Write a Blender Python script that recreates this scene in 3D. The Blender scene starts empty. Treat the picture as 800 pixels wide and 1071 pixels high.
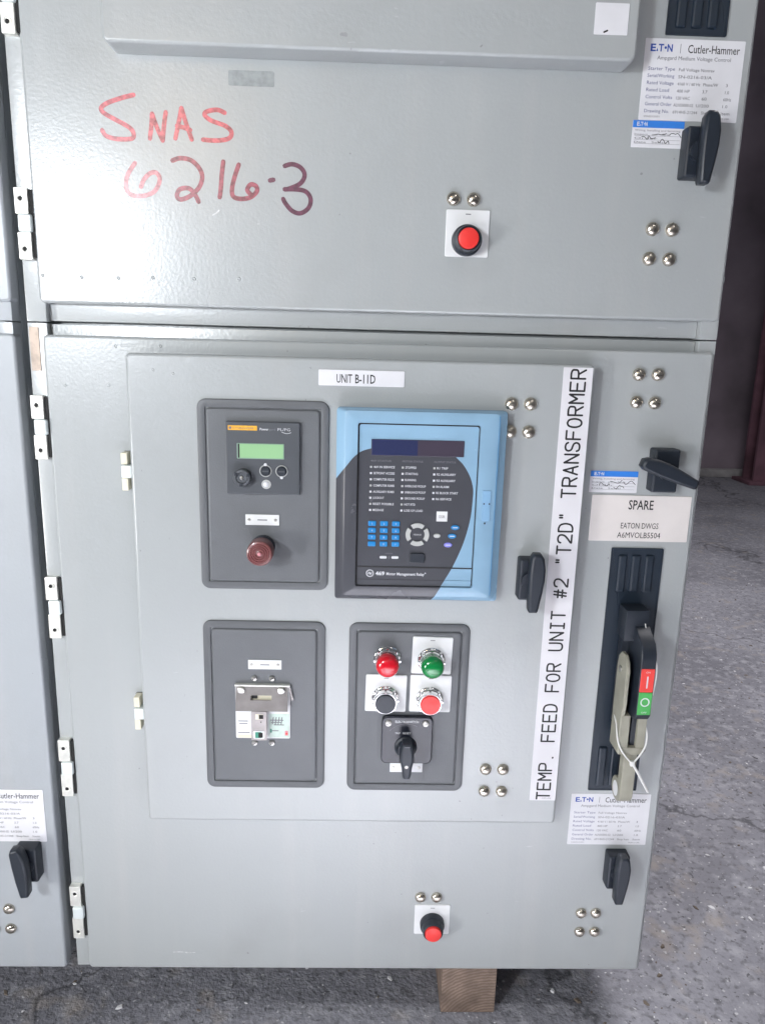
import bpy, bmesh, math, random
from mathutils import Vector, Matrix
random.seed(7)
C = bpy.context.scene.collection
PI = math.pi
# World axes: x runs to the right along the cabinet front, z up, the doors' front skin is the plane y = 0.
# "d" everywhere below is how far something stands proud of that plane (y = -d). The ground is z = -0.10.
GZ = -0.10

# ------------------------------------------------------------------ materials
M = {}
def mat(name, col, rough=0.5, metal=0.0, bump=0.0, bscale=200.0, var=0.0, vscale=6.0, spec=0.5, coat=0.0, rvar=0.0, trans=0.0, tint=None, wear=False):
    m = bpy.data.materials.new(name); m.use_nodes = True
    nt = m.node_tree; b = nt.nodes['Principled BSDF']
    b.inputs['Base Color'].default_value = (*col, 1); b.inputs['Roughness'].default_value = rough
    b.inputs['Metallic'].default_value = metal; b.inputs['Specular IOR Level'].default_value = spec
    b.inputs['Coat Weight'].default_value = coat; b.inputs['Coat Roughness'].default_value = 0.08
    b.inputs['Transmission Weight'].default_value = trans
    geo = nt.nodes.new('ShaderNodeNewGeometry')
    def noise(scale, detail=3.0):
        n = nt.nodes.new('ShaderNodeTexNoise'); n.inputs['Scale'].default_value = scale
        n.inputs['Detail'].default_value = detail; nt.links.new(geo.outputs['Position'], n.inputs['Vector']); return n
    if var > 0:
        n = noise(vscale, 5.0); mx = nt.nodes.new('ShaderNodeMix'); mx.data_type = 'RGBA'
        t = tint or tuple(c * (1 - 2.2 * var) for c in col)
        mx.inputs['A'].default_value = (*[min(1, c * (1 + var)) for c in col], 1)
        mx.inputs['B'].default_value = (*t, 1)
        r = nt.nodes.new('ShaderNodeMapRange'); r.inputs['From Min'].default_value = .38; r.inputs['From Max'].default_value = .72
        nt.links.new(n.outputs['Fac'], r.inputs['Value']); nt.links.new(r.outputs['Result'], mx.inputs['Factor'])
        nt.links.new(mx.outputs['Result'], b.inputs['Base Color'])
    if rvar > 0:
        n = noise(9.0, 6.0); r = nt.nodes.new('ShaderNodeMapRange')
        r.inputs['From Min'].default_value = .3; r.inputs['From Max'].default_value = .7
        r.inputs['To Min'].default_value = rough - rvar; r.inputs['To Max'].default_value = rough + rvar
        nt.links.new(n.outputs['Fac'], r.inputs['Value']); nt.links.new(r.outputs['Result'], b.inputs['Roughness'])
    if bump > 0:
        n = noise(bscale, 2.0); bp = nt.nodes.new('ShaderNodeBump')
        if wear:                          # slightly wavy sheet steel under the orange peel
            w_ = nt.nodes.new('ShaderNodeBump'); w_.inputs['Strength'].default_value = 1; w_.inputs['Distance'].default_value = .0022
            nt.links.new(noise(3.2, 1.0).outputs['Fac'], w_.inputs['Height']); nt.links.new(w_.outputs['Normal'], bp.inputs['Normal'])
        bp.inputs['Strength'].default_value = bump; bp.inputs['Distance'].default_value = 0.001
        nt.links.new(n.outputs['Fac'], bp.inputs['Height']); nt.links.new(bp.outputs['Normal'], b.inputs['Normal'])
    if wear:                              # dust streaks, scuffs and tiny chips in the paint
        src = next(l.from_socket for l in nt.links if l.to_socket == b.inputs['Base Color'])
        def rng(v, a, c, hi):
            r = nt.nodes.new('ShaderNodeMapRange'); r.inputs['From Min'].default_value = a; r.inputs['From Max'].default_value = c; r.inputs['To Max'].default_value = hi
            nt.links.new(v, r.inputs['Value']); return r.outputs['Result']
        def mul(a, c):
            k = nt.nodes.new('ShaderNodeMath'); k.operation = 'MULTIPLY'; nt.links.new(a, k.inputs[0]); nt.links.new(c, k.inputs[1]); return k.outputs[0]
        def over(src, f, c):
            x = nt.nodes.new('ShaderNodeMix'); x.data_type = 'RGBA'; nt.links.new(f, x.inputs['Factor']); nt.links.new(src, x.inputs['A']); x.inputs['B'].default_value = (*c, 1); return x.outputs['Result']
        mp = nt.nodes.new('ShaderNodeMapping'); mp.inputs['Scale'].default_value = (26, 26, 1.6); nt.links.new(geo.outputs['Position'], mp.inputs['Vector'])
        st = noise(1.0, 4.0); nt.links.new(mp.outputs['Vector'], st.inputs['Vector'])
        src = over(src, rng(st.outputs['Fac'], .5, .8, .3), (.43, .43, .42))
        src = over(src, rng(noise(6.5, 7.0).outputs['Fac'], .56, .76, .22), (.24, .24, .235))
        mp2 = nt.nodes.new('ShaderNodeMapping'); mp2.inputs['Scale'].default_value = (40, 40, 230); mp2.inputs['Rotation'].default_value = (0, .5, 0); nt.links.new(geo.outputs['Position'], mp2.inputs['Vector'])
        sc_ = noise(1.0, 3.0); nt.links.new(mp2.outputs['Vector'], sc_.inputs['Vector'])
        src = over(src, mul(rng(sc_.outputs['Fac'], .69, .74, .45), rng(noise(5.0, 2.0).outputs['Fac'], .57, .63, 1)), (.58, .59, .60))
        src = over(src, mul(rng(noise(150, 0.0).outputs['Fac'], .84, .87, .7), rng(noise(7.0, 2.0).outputs['Fac'], .5, .6, 1)), (.17, .17, .17))
        nt.links.new(src, b.inputs['Base Color'])
    M[name] = m; return m

mat('paint', (.348, .368, .372), .288, bump=.20, bscale=230, var=.012, vscale=3, rvar=.010, spec=.85, wear=True)
mat('paint_edge', (.36, .385, .39), .4, bump=.1, bscale=230)
mat('neighbour_paint', (.345, .368, .39), .33, bump=.2, bscale=230, var=.012, vscale=3, rvar=.03, wear=True)
mat('primer', (.50, .41, .34), .7, var=.15, vscale=90)
mat('dark_gray', (.098, .104, .112), .48, bump=.25, bscale=500, var=.05, vscale=12, rvar=.05)
mat('dark_gray_plate', (.112, .119, .128), .45, bump=.25, bscale=600, var=.05, vscale=10, rvar=.05)
mat('unit_gray', (.062, .068, .078), .42, bump=.1, bscale=700)
mat('black', (.013, .018, .027), .42, bump=.15, bscale=600, rvar=.06)
mat('black_gloss', (.012, .014, .022), .25)
mat('slot_black', (.010, .018, .030), .45, bump=.1, bscale=500)
mat('print_black', (.012, .012, .014), .6)
mat('print_gray', (.16, .16, .18), .6)
mat('print_blue', (.025, .07, .34), .5)
mat('print_ink', (.12, .13, .26), .6)
mat('print_white', (.62, .63, .66), .5)
mat('band_blue', (.03, .19, .62), .45)
mat('card', (.70, .70, .73), .42, var=.02, vscale=25, rvar=.05)
mat('tape', (.70, .69, .72), .42, var=.03, vscale=14)
mat('spare_card', (.68, .64, .62), .45, var=.03, vscale=18)
mat('plate_white', (.74, .75, .76), .4, var=.02, vscale=30)
mat('residue', (.27, .29, .29), .6, var=.1, vscale=120)
mat('marker_glare_red', (.46, .10, .12), .31, spec=.85, var=.3, vscale=160)  # inks get lighter toward the left: window glare put into the marker colours
mat('marker_glare_pale', (.45, .15, .17), .32, spec=.85, var=.3, vscale=160)  # first six: glare washed into its ink colour
mat('marker_maroon', (.26, .06, .085), .31, spec=.85, var=.3, vscale=160)
mat('marker_dark', (.11, .03, .06), .31, spec=.85, var=.25, vscale=160)
mat('zinc', (.78, .78, .73), .42, .55, bump=.2, bscale=300, var=.06, vscale=60)
mat('knuckle', (.74, .80, .80), .4, .3)
mat('scuff', (.50, .51, .51), .5, var=.2, vscale=200)
mat('hole_shade', (.01, .01, .01), .8)  # serves real openings and a few painted shadow strips
mat('nickel', (.62, .57, .49), .25, 1.0, var=.1, vscale=90, rvar=.06)
mat('chrome', (.80, .80, .80), .14, 1.0)
mat('flap_steel', (.30, .28, .27), .42, .8, bump=.1, bscale=300, var=.08, vscale=50)
mat('steel', (.50, .49, .46), .3, 1.0, bump=.1, bscale=400, var=.08, vscale=60, rvar=.08)
mat('red_cap', (.72, .035, .03), .38)
mat('red_lens', (.58, .008, .02), .12, coat=.6)
mat('green_lens', (.004, .19, .045), .12, coat=.6)
mat('maroon_lens', (.14, .042, .042), .36, coat=.2)
mat('maroon_dark', (.05, .010, .014), .35)
mat('lcd', (.26, .46, .24), .3)
mat('lcd_frame', (.20, .30, .24), .4)
mat('yellow', (.72, .37, .03), .45, var=.1, vscale=200)
mat('relay_blue', (.235, .385, .520), .24, bump=.1, bscale=500, var=.04, vscale=12, rvar=.05)
mat('relay_side', (.075, .235, .43), .36)
mat('relay_latch', (.20, .36, .53), .35)
mat('display_blue', (.026, .032, .085), .22)
mat('display_dark', (.055, .045, .065), .22)
mat('key_blue', (.008, .20, .50), .4)
mat('key_violet', (.20, .20, .62), .4)
mat('key_gray', (.42, .43, .42), .45)
mat('ivory', (.70, .66, .52), .45)
mat('socket_green', (.03, .24, .16), .4)
mat('pink', (.62, .25, .28), .5)
mat('label_green', (.55, .66, .60), .5, var=.06, vscale=120)
mat('tan', (.275, .268, .215), .45, bump=.15, bscale=400, var=.06, vscale=40, rvar=.05)
mat('tie_white', (.72, .72, .70), .45)
mat('io_red', (.70, .05, .04), .4)
mat('io_green', (.06, .36, .08), .4)
mat('timber', (.25, .185, .150), .8, bump=.5, bscale=120, var=.2, vscale=30)
mat('column_paint', (.20, .10, .13), .6, var=.25, vscale=3)
mat('wall_paint', (.29, .24, .28), .7, var=.2, vscale=1.3, bump=.2, bscale=40)
mat('wall_base', (.36, .35, .35), .8, var=.2, vscale=6)
mat('chip_white', (.62, .62, .64), .5)
mat('chip_gray', (.20, .20, .22), .7)
mat('chip_brown', (.13, .105, .085), .8)
mat('inside', (.03, .03, .032), .7)

def timber_grain():
    m = M['timber']; nt = m.node_tree; b = nt.nodes['Principled BSDF']
    geo = nt.nodes.new('ShaderNodeNewGeometry'); mp = nt.nodes.new('ShaderNodeMapping'); mp.inputs['Location'].default_value = (-.66, 0, .14); mp.inputs['Scale'].default_value = (1, .06, 1)
    w = nt.nodes.new('ShaderNodeTexWave'); w.wave_type = 'RINGS'; w.rings_direction = 'Y'; w.inputs['Scale'].default_value = 55; w.inputs['Distortion'].default_value = 3; w.inputs['Detail'].default_value = 3; w.inputs['Detail Scale'].default_value = 2
    nt.links.new(geo.outputs['Position'], mp.inputs['Vector']); nt.links.new(mp.outputs['Vector'], w.inputs['Vector'])
    x = nt.nodes.new('ShaderNodeMix'); x.data_type = 'RGBA'; k = nt.nodes.new('ShaderNodeMath'); k.operation = 'MULTIPLY'; k.inputs[1].default_value = .55
    nt.links.new(w.outputs['Fac'], k.inputs[0]); nt.links.new(k.outputs[0], x.inputs['Factor'])
    src = next(l.from_socket for l in nt.links if l.to_socket == b.inputs['Base Color']); nt.links.new(src, x.inputs['A']); x.inputs['B'].default_value = (.10, .065, .045, 1)
    nt.links.new(x.outputs['Result'], b.inputs['Base Color'])
timber_grain()
def relay_face():                       # blue face plate with the printed dark swoosh (a printed pattern fixed to the plate)
    m = M['relay_face'] = M['relay_blue'].copy(); m.name = 'relay_face'
    nt = m.node_tree; b = nt.nodes['Principled BSDF']
    geo = nt.nodes.new('ShaderNodeNewGeometry'); s = nt.nodes.new('ShaderNodeSeparateXYZ')
    nt.links.new(geo.outputs['Position'], s.inputs[0])
    def curve(src, a0, a1, b0, b1, pts):
        r = nt.nodes.new('ShaderNodeMapRange'); r.inputs['From Min'].default_value = a0; r.inputs['From Max'].default_value = a1
        nt.links.new(src, r.inputs['Value'])
        c = nt.nodes.new('ShaderNodeFloatCurve'); cv = c.mapping.curves[0]
        q = [((a - a0) / (a1 - a0), (v - b0) / (b1 - b0)) for a, v in pts]
        cv.points[0].location = q[0]; cv.points[1].location = q[-1]
        for p in q[1:-1]: cv.points.new(*p)
        c.mapping.update(); nt.links.new(r.outputs['Result'], c.inputs['Value'])
        o = nt.nodes.new('ShaderNodeMapRange'); o.inputs['To Min'].default_value = b0; o.inputs['To Max'].default_value = b1
        nt.links.new(c.outputs['Value'], o.inputs['Value']); return o.outputs['Result']
    def less(a, bb):
        k = nt.nodes.new('ShaderNodeMath'); k.operation = 'LESS_THAN'; nt.links.new(a, k.inputs[0]); nt.links.new(bb, k.inputs[1]); return k.outputs[0]
    xr = curve(s.outputs['Z'], .65, .93, .39, .62, SW_R); zt = curve(s.outputs['X'], .39, .62, .65, .93, SW_T)
    k = nt.nodes.new('ShaderNodeMath'); k.operation = 'MULTIPLY'
    nt.links.new(less(s.outputs['X'], xr), k.inputs[0]); nt.links.new(less(s.outputs['Z'], zt), k.inputs[1])
    mx = nt.nodes.new('ShaderNodeMix'); mx.data_type = 'RGBA'
    nt.links.new(k.outputs[0], mx.inputs['Factor'])
    for l in list(nt.links):
        if l.to_socket == b.inputs['Base Color']: nt.links.new(l.from_socket, mx.inputs['A'])
    mx.inputs['B'].default_value = (.062, .064, .074, 1)
    nt.links.new(mx.outputs['Result'], b.inputs['Base Color'])
SW_R = [(.65, .521), (.664, .529), (.715, .5565), (.765, .572), (.80, .5755), (.82, .5745), (.845, .563), (.862, .547), (.93, .50)]
SW_T = [(.39, .822), (.405, .843), (.42, .860), (.44, .868), (.47, .872), (.52, .873), (.56, .871), (.58, .865), (.62, .85)]
relay_face()

def ground_mat():
    m = M['ground'] = bpy.data.materials.new('ground'); m.use_nodes = True
    nt = m.node_tree; b = nt.nodes['Principled BSDF']; L = nt.links.new
    geo = nt.nodes.new('ShaderNodeNewGeometry'); P = geo.outputs['Position']
    def noise(s, d=6.0, w=None):
        n = nt.nodes.new('ShaderNodeTexNoise'); n.inputs['Scale'].default_value = s; n.inputs['Detail'].default_value = d
        L(w or P, n.inputs['Vector']); return n.outputs['Fac']
    def ramp(v, a, bb, ca, cb):
        r = nt.nodes.new('ShaderNodeMapRange'); r.inputs['From Min'].default_value = a; r.inputs['From Max'].default_value = bb
        r.inputs['To Min'].default_value = ca; r.inputs['To Max'].default_value = cb; L(v, r.inputs['Value']); return r.outputs['Result']
    def mix(f, A, B):
        x = nt.nodes.new('ShaderNodeMix'); x.data_type = 'RGBA'; L(f, x.inputs['Factor'])
        for k, v in (('A', A), ('B', B)):
            if isinstance(v, tuple): x.inputs[k].default_value = (*v, 1)
            else: L(v, x.inputs[k])
        return x.outputs['Result']
    c = mix(ramp(noise(2.2), .35, .68, 0, 1), (.26, .26, .292), (.150, .150, .172))
    c = mix(ramp(noise(30), .50, .70, 0, .75), c, (.345, .345, .375))
    c = mix(ramp(noise(70), .52, .70, 0, .8), c, (.095, .095, .105))
    c = mix(ramp(noise(17), .58, .72, 0, .7), c, (.30, .27, .25))
    c = mix(ramp(noise(110, 2.0), .66, .71, 0, .8), c, (.50, .50, .52))
    c = mix(ramp(noise(95, 3.0), .645, .71, 0, .8), c, (.05, .05, .055))
    v = nt.nodes.new('ShaderNodeTexVoronoi'); v.feature = 'DISTANCE_TO_EDGE'; v.inputs['Scale'].default_value = .9
    dist = nt.nodes.new('ShaderNodeVectorMath'); dist.operation = 'MULTIPLY_ADD'
    nz = nt.nodes.new('ShaderNodeTexNoise'); nz.inputs['Scale'].default_value = 5; nz.inputs['Detail'].default_value = 6; L(P, nz.inputs['Vector'])
    L(nz.outputs['Color'], dist.inputs[0]); dist.inputs[1].default_value = (.5, .5, 0); L(P, dist.inputs[2]); L(dist.outputs[0], v.inputs['Vector'])
    c = mix(ramp(v.outputs['Distance'], 0, .008, .75, 0), c, (.04, .04, .045))
    L(c, b.inputs['Base Color']); b.inputs['Roughness'].default_value = .75
    add = nt.nodes.new('ShaderNodeMath'); add.operation = 'ADD'; L(noise(55, 8), add.inputs[0]); L(noise(160, 3), add.inputs[1])
    bp = nt.nodes.new('ShaderNodeBump'); bp.inputs['Strength'].default_value = .5; bp.inputs['Distance'].default_value = .006
    L(add.outputs[0], bp.inputs['Height']); L(bp.outputs['Normal'], b.inputs['Normal'])
ground_mat()

# ------------------------------------------------------------------ mesh building
def rrect(x0, x1, z0, z1, r=0.0, n=5):
    r = min(r, (x1 - x0) / 2 - 1e-6, (z1 - z0) / 2 - 1e-6)
    if r <= 0: r = 1e-5
    pts = []
    for cx, cz, a in ((x1 - r, z1 - r, 0), (x0 + r, z1 - r, 90), (x0 + r, z0 + r, 180), (x1 - r, z0 + r, 270)):
        for i in range(n + 1):
            t = math.radians(a + 90 * i / n); pts.append((cx + r * math.cos(t), cz + r * math.sin(t)))
    return pts
def inset(pts, k):                      # shrink a closed xz outline inwards by k
    n = len(pts); out = []
    for i in range(n):
        a, b, c = Vector(pts[i - 1]), Vector(pts[i]), Vector(pts[(i + 1) % n])
        e1 = (b - a); e2 = (c - b)
        if e1.length < 1e-9: e1 = e2
        if e2.length < 1e-9: e2 = e1
        n1 = Vector((-e1.y, e1.x)).normalized(); n2 = Vector((-e2.y, e2.x)).normalized()
        m = n1 + n2; m = m / max(m.length_squared, 1e-9) * 2
        out.append(tuple(b + m * k))
    return out
_txt = {}
class MB:
    def __init__(s): s.bm = bmesh.new(); s.mats = []; s.fl = s.bm.faces.layers.int.new('flat')
    def mi(s, m):
        if m not in s.mats: s.mats.append(m)
        return s.mats.index(m)
    def rings(s, rings, m, cap0=True, cap1=True, close=True, mcap=None):      # rings: lists of Vector, same count
        i_ = s.mi(m); R = [[s.bm.verts.new(p) for p in r] for r in rings]; n = len(R[0])
        for a, b in zip(R, R[1:]):
            for i in range(n if close else n - 1):
                j = (i + 1) % n
                try: s.bm.faces.new((a[i], a[j], b[j], b[i])).material_index = i_
                except ValueError: pass
        caps = []
        if cap1: caps.append(s.bm.faces.new(R[-1])); caps[-1].material_index = s.mi(mcap) if mcap else i_
        if cap0: caps.append(s.bm.faces.new(R[0][::-1])); caps[-1].material_index = i_
        for f in caps: f[s.fl] = 1
        return s
    def prof(s, outline, steps, m, cap0=True, cap1=True, mcap=None):          # steps: (inset, d)
        return s.rings([[Vector((x, -d, z)) for x, z in (inset(outline, k) if k else outline)] for k, d in steps], m, cap0, cap1, True, mcap)
    def slab(s, x0, x1, z0, z1, d0, d1, m, r=0.0, bev=0.0, mcap=None, n=5):
        o = rrect(x0, x1, z0, z1, r, n)
        st = [(0, d0), (0, d1)] if bev <= 0 else [(0, d0), (0, d1 - bev), (bev * .3, d1 - bev * .3), (bev, d1)]
        return s.prof(o, st, m, mcap=mcap)
    def poly(s, pts, d0, d1, m, bev=0.0):
        a = sum(p[0] * q[1] - q[0] * p[1] for p, q in zip(pts, pts[1:] + pts[:1]))
        if a < 0: pts = pts[::-1]
        return s.prof(pts, [(0, d0), (0, d1)] if bev <= 0 else [(bev, d0), (0, d0 + bev), (0, d1 - bev), (bev * .3, d1 - bev * .3), (bev, d1)], m)
    def lathe(s, cx, cz, profile, m, seg=32, mcap=None, facets=None):         # profile: (radius, d)
        rg = [[Vector((cx + r * math.cos(2 * PI * i / seg), -d, cz + r * math.sin(2 * PI * i / seg))) for i in range(seg)] for r, d in profile]
        return s.rings(rg, m, False, True, True, mcap)
    def box(s, x0, x1, y0, y1, z0, z1, m, bev=0.0):
        i_ = s.mi(m); g = bmesh.ops.create_cube(s.bm, size=1.0); vs = g['verts']
        for v in vs: v.co = Vector(((x0 + x1) / 2 + v.co.x * (x1 - x0), (y0 + y1) / 2 + v.co.y * (y1 - y0), (z0 + z1) / 2 + v.co.z * (z1 - z0)))
        fs = {f for v in vs for f in v.link_faces}
        for f in fs: f.material_index = i_
        if bev > 0:
            es = list({e for v in vs for e in v.link_edges})
            for f in bmesh.ops.bevel(s.bm, geom=es, offset=bev, segments=2, profile=.7, affect='EDGES')['faces']: f.material_index = i_
        return s
    def side(s, prof_, x0, x1, m, bev=0.0):                                   # outline in (d, z) extruded along x
        a = sum(p[0] * q[1] - q[0] * p[1] for p, q in zip(prof_, prof_[1:] + prof_[:1]))
        if a > 0: prof_ = prof_[::-1]
        # seen from -x: d runs right->left; build rings along x
        def ring(k, x): return [Vector((x, -d, z)) for d, z in (inset(prof_[::-1], k) if k else prof_[::-1])]
        rg = [ring(0, x0), ring(0, x1)] if bev <= 0 else [ring(bev, x0), ring(0, x0 + bev), ring(0, x1 - bev), ring(bev, x1)]
        s.rings(rg, m); return s
    def tube(s, pts, r, m, seg=8, flat=None):
        pts = [Vector(p) for p in pts]; rg = []
        for i, p in enumerate(pts):
            t = (pts[min(i + 1, len(pts) - 1)] - pts[max(i - 1, 0)]).normalized()
            u = Vector((0, 1, 0)); w = t.cross(u)
            if w.length < 1e-3: u = Vector((1, 0, 0)); w = t.cross(u)
            w.normalize(); u = w.cross(t)
            rr = r[i] if isinstance(r, (list, tuple)) else r
            rg.append([p + w * (rr * math.cos(2 * PI * k / seg)) + u * ((flat if flat else rr) * math.sin(2 * PI * k / seg)) for k in range(seg)])
        return s.rings(rg, m)
    def stroke(s, pts, w, d, m, smooth=True):                                 # a flat inked stroke lying on a surface
        p = [Vector((x, 0, z)) for x, z in pts]; q = []
        if smooth and len(p) > 2:
            for i in range(len(p) - 1):
                p0, p1, p2, p3 = p[max(i - 1, 0)], p[i], p[i + 1], p[min(i + 2, len(p) - 1)]
                for k in range(5):
                    t = k / 5
                    q.append(.5 * ((2 * p1) + (p2 - p0) * t + (2 * p0 - 5 * p1 + 4 * p2 - p3) * t * t + (3 * p1 - p0 - 3 * p2 + p3) * t ** 3))
            q.append(p[-1])
        elif len(p) == 2 or smooth: q = p
        if not smooth and len(p) > 2:
            for a, b in zip(pts, pts[1:]): s.stroke([a, b], w, d, m)
            return s
        e0 = (q[0] - q[1]).normalized() * w * .42; e1 = (q[-1] - q[-2]).normalized() * w * .42
        q = [q[0] + e0] + q + [q[-1] + e1]; rad = [w * .28] + [w / 2] * (len(q) - 2) + [w * .28]
        L_, R_ = [], []
        for i, v in enumerate(q):                                             # the film climbs a hair along the stroke so crossings never lie in one plane
            t = (q[min(i + 1, len(q) - 1)] - q[max(i - 1, 0)]).normalized(); nrm = Vector((-t.z, 0, t.x)); y = Vector((0, -(d + .00006 + .00022 * i / len(q)), 0))
            L_.append(v + nrm * rad[i] + y); R_.append(v - nrm * rad[i] + y)
        return s.rings([R_, L_], m, False, False, False)
    def text(s, body, x, z, h, d, m, width=None, align='L', bold=0.0, rot=0.0, maxw=None):  # h = cap height
        key = (body, bold)
        if key not in _txt:
            cu = bpy.data.curves.new('lettering', 'FONT'); cu.body = body; cu.resolution_u = 2; cu.offset = bold
            o = bpy.data.objects.new('lettering', cu); C.objects.link(o)
            dg = bpy.context.evaluated_depsgraph_get(); me = bpy.data.meshes.new_from_object(o.evaluated_get(dg))
            vs = [(v.co.x, v.co.y) for v in me.vertices]; fs = [tuple(p.vertices) for p in me.polygons]
            bpy.data.objects.remove(o); bpy.data.curves.remove(cu); bpy.data.meshes.remove(me)
            _txt[key] = (vs, fs)
        vs, fs = _txt[key]
        if not vs: return s
        x0 = min(v[0] for v in vs); x1 = max(v[0] for v in vs); k = h / .73
        kx = width / (x1 - x0) if width else k
        if maxw and (x1 - x0) * kx > maxw: kx = maxw / (x1 - x0)
        off = {'L': 0, 'C': -(x1 - x0) * kx / 2, 'R': -(x1 - x0) * kx}[align]; i_ = s.mi(m)
        ca, sa = math.cos(rot), math.sin(rot); nv = []
        for a, b in vs:
            u, w = (a - x0) * kx + off, b * k
            nv.append(s.bm.verts.new((x + u * ca - w * sa, -d, z + u * sa + w * ca)))
        for f in fs:
            try: s.bm.faces.new([nv[i] for i in f]).material_index = i_
            except ValueError: pass
        return s
    def build(s, name, parent=None, origin=None, sharp=32):
        L = Vector(origin) if origin is not None else (parent['_o_'] if False else ORG.get(parent.name, Vector((0, 0, 0))) if parent else Vector((0, 0, 0)))
        bmesh.ops.translate(s.bm, verts=s.bm.verts[:], vec=-L)
        flat = [f[s.fl] for f in s.bm.faces]
        me = bpy.data.meshes.new(name); s.bm.to_mesh(me); s.bm.free()
        for m in s.mats: me.materials.append(M[m])
        me.shade_smooth(); me.set_sharp_from_angle(angle=math.radians(sharp))
        me.polygons.foreach_set('use_smooth', [not t for t in flat])
        o = bpy.data.objects.new(name, me); C.objects.link(o)
        if parent: o.parent = parent
        else: o.location = L
        ORG[o.name] = L
        return o
ORG = {}
def tag(o, label, cat, group=None):
    o['label'] = label; o['category'] = cat
    if group: o['group'] = group
    return o
def thing(name, label, cat, loc, group=None):
    o = bpy.data.objects.new(name, None); C.objects.link(o); o.location = loc; o.empty_display_size = .02
    ORG[o.name] = Vector(loc); return tag(o, label, cat, group)
def lab(o, s): o['label'] = s; return o
def put_copy(src, parent, dx=0, dy=0, dz=0):
    c = src.copy(); C.objects.link(c); c.parent = parent; c.location = (dx, dy, dz); ORG[c.name] = ORG.get(parent.name, Vector((0, 0, 0))); return c

# ------------------------------------------------------------------ the setting
g = MB(); g.rings([[Vector((-14, y, GZ)) for y in (-14, 14)], [Vector((14, y, GZ)) for y in (-14, 14)]], 'ground', False, False, False)
for f in g.bm.faces:
    if f.normal.z < 0: f.normal_flip()
go = g.build('ground'); go['kind'] = 'structure'
for f in go.data.polygons: pass
# loose chips and grit lying on the floor
b = MB()
for k in range(4200):
    if k < 3700: x, y = random.uniform(.75, 3.2), random.uniform(-.3, 2.6)
    else: x, y = random.uniform(-.3, 1.1), random.uniform(-.25, .5)
    s = random.choice((.0010, .0015, .0015, .002, .0025, .0045)) * random.uniform(.7, 1.3); a = random.uniform(0, PI)
    h = s * random.uniform(.15, .7); n = random.choice((4, 5, 6)); st = random.uniform(1, 1.9)
    pts = []
    for i in range(n):
        t = 2 * PI * i / n + random.uniform(-.3, .3); u, w = s * st * math.cos(t), s * math.sin(t) * random.uniform(.6, 1.1)
        pts.append((x + u * math.cos(a) - w * math.sin(a), y + u * math.sin(a) + w * math.cos(a)))
    m = random.choices(('chip_white', 'chip_gray', 'chip_brown'), (.32, .4, .28))[0]
    b.rings([[Vector((p, q, GZ - .001)) for p, q in pts], [Vector((x + (p - x) * .7, y + (q - y) * .7, GZ + h)) for p, q in pts]], m, False, True)
o = b.build('grit'); o['kind'] = 'stuff'; tag(o, 'pale chips and dark grit scattered over the grey floor', 'grit')

w = thing('wall', 'dark building wall far behind the cabinet on the right', 'wall', (4, 5.7, GZ))
b = MB(); b.box(1.2, 9, 5.7, 5.9, GZ, 4.5, 'wall_paint')
b.build('cladding', w)
b = MB(); b.box(1.2, 9, 5.56, 5.665, GZ, GZ + .07, 'wall_base', .01); b.build('base_kerb', w)
cl = thing('steel_column', 'dull red steel column standing before the dark wall', 'column', (4.06, 5.3, GZ))
b = MB(); b.box(3.86, 4.36, 5.22, 5.25, GZ + .03, 4.4, 'column_paint', .004); b.box(3.86, 4.36, 5.39, 5.42, GZ + .03, 4.4, 'column_paint', .004); b.box(4.08, 4.14, 5.25, 5.39, GZ + .03, 4.4, 'column_paint'); b.build('shaft', cl)
b = MB(); b.box(3.80, 4.42, 5.16, 5.48, GZ, GZ + .03, 'column_paint', .004); b.build('base_plate', cl)

tb = MB(); tb.box(.577, .669, .012, .72, GZ + .0005, -.004, 'timber', .004)
tag(tb.build('timber_block', origin=(.62, .3, GZ)), 'brown sawn timber block under the cabinet bottom edge', 'timber')

# ------------------------------------------------------------------ the cabinet carcass
def carcass(name, label, x0, x1, pm, loc, gr):
    t = thing(name, label, 'cabinet', loc, gr)
    b = MB(); b.box(x0, x1, .032, .78, .002, 2.10, pm, .002); b.build('body', t)
    for a, c in ((x0, x0 + .026), (x1 - .024, x1)):
        b = MB(); b.box(a, c, .006, .0318, .0, 1.0175, pm, .0015); b.box(a, c, .006, .0318, 1.019, 2.10, pm, .0015); b.build('corner_post', t)
    for z0, z1 in ((1.0205, 1.068), (.962, 1.0165), (2.055, 2.10)):
        b = MB(); b.box(x0 + .0265, x1 - .0245, .016, .0316, z0, z1, pm, .0015)
        b.build('crossbar', t)
    b = MB(); b.box(x0 + .0265, x1 - .0245, .0165, .0316, .004, .04, pm, .0015); b.build('sill_bar', t)
    return t
cab = carcass('switchgear_cabinet', 'grey steel switchgear cabinet frame behind the two stacked central doors', -.021, .9035, 'paint', (.45, .4, 0), 'switchgear cabinets in a row')
b = MB(); b.box(-.0185, -.0065, .0045, .0059, .955, 1.012, 'primer'); lab(b.build('rust_patch', cab), 'bare orange patch on the left post')
cab2 = carcass('switchgear_cabinet', 'blue grey cabinet frame cut off by the left picture edge', -.962, -.040, 'neighbour_paint', (-.5, .4, 0), 'switchgear cabinets in a row')

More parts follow.
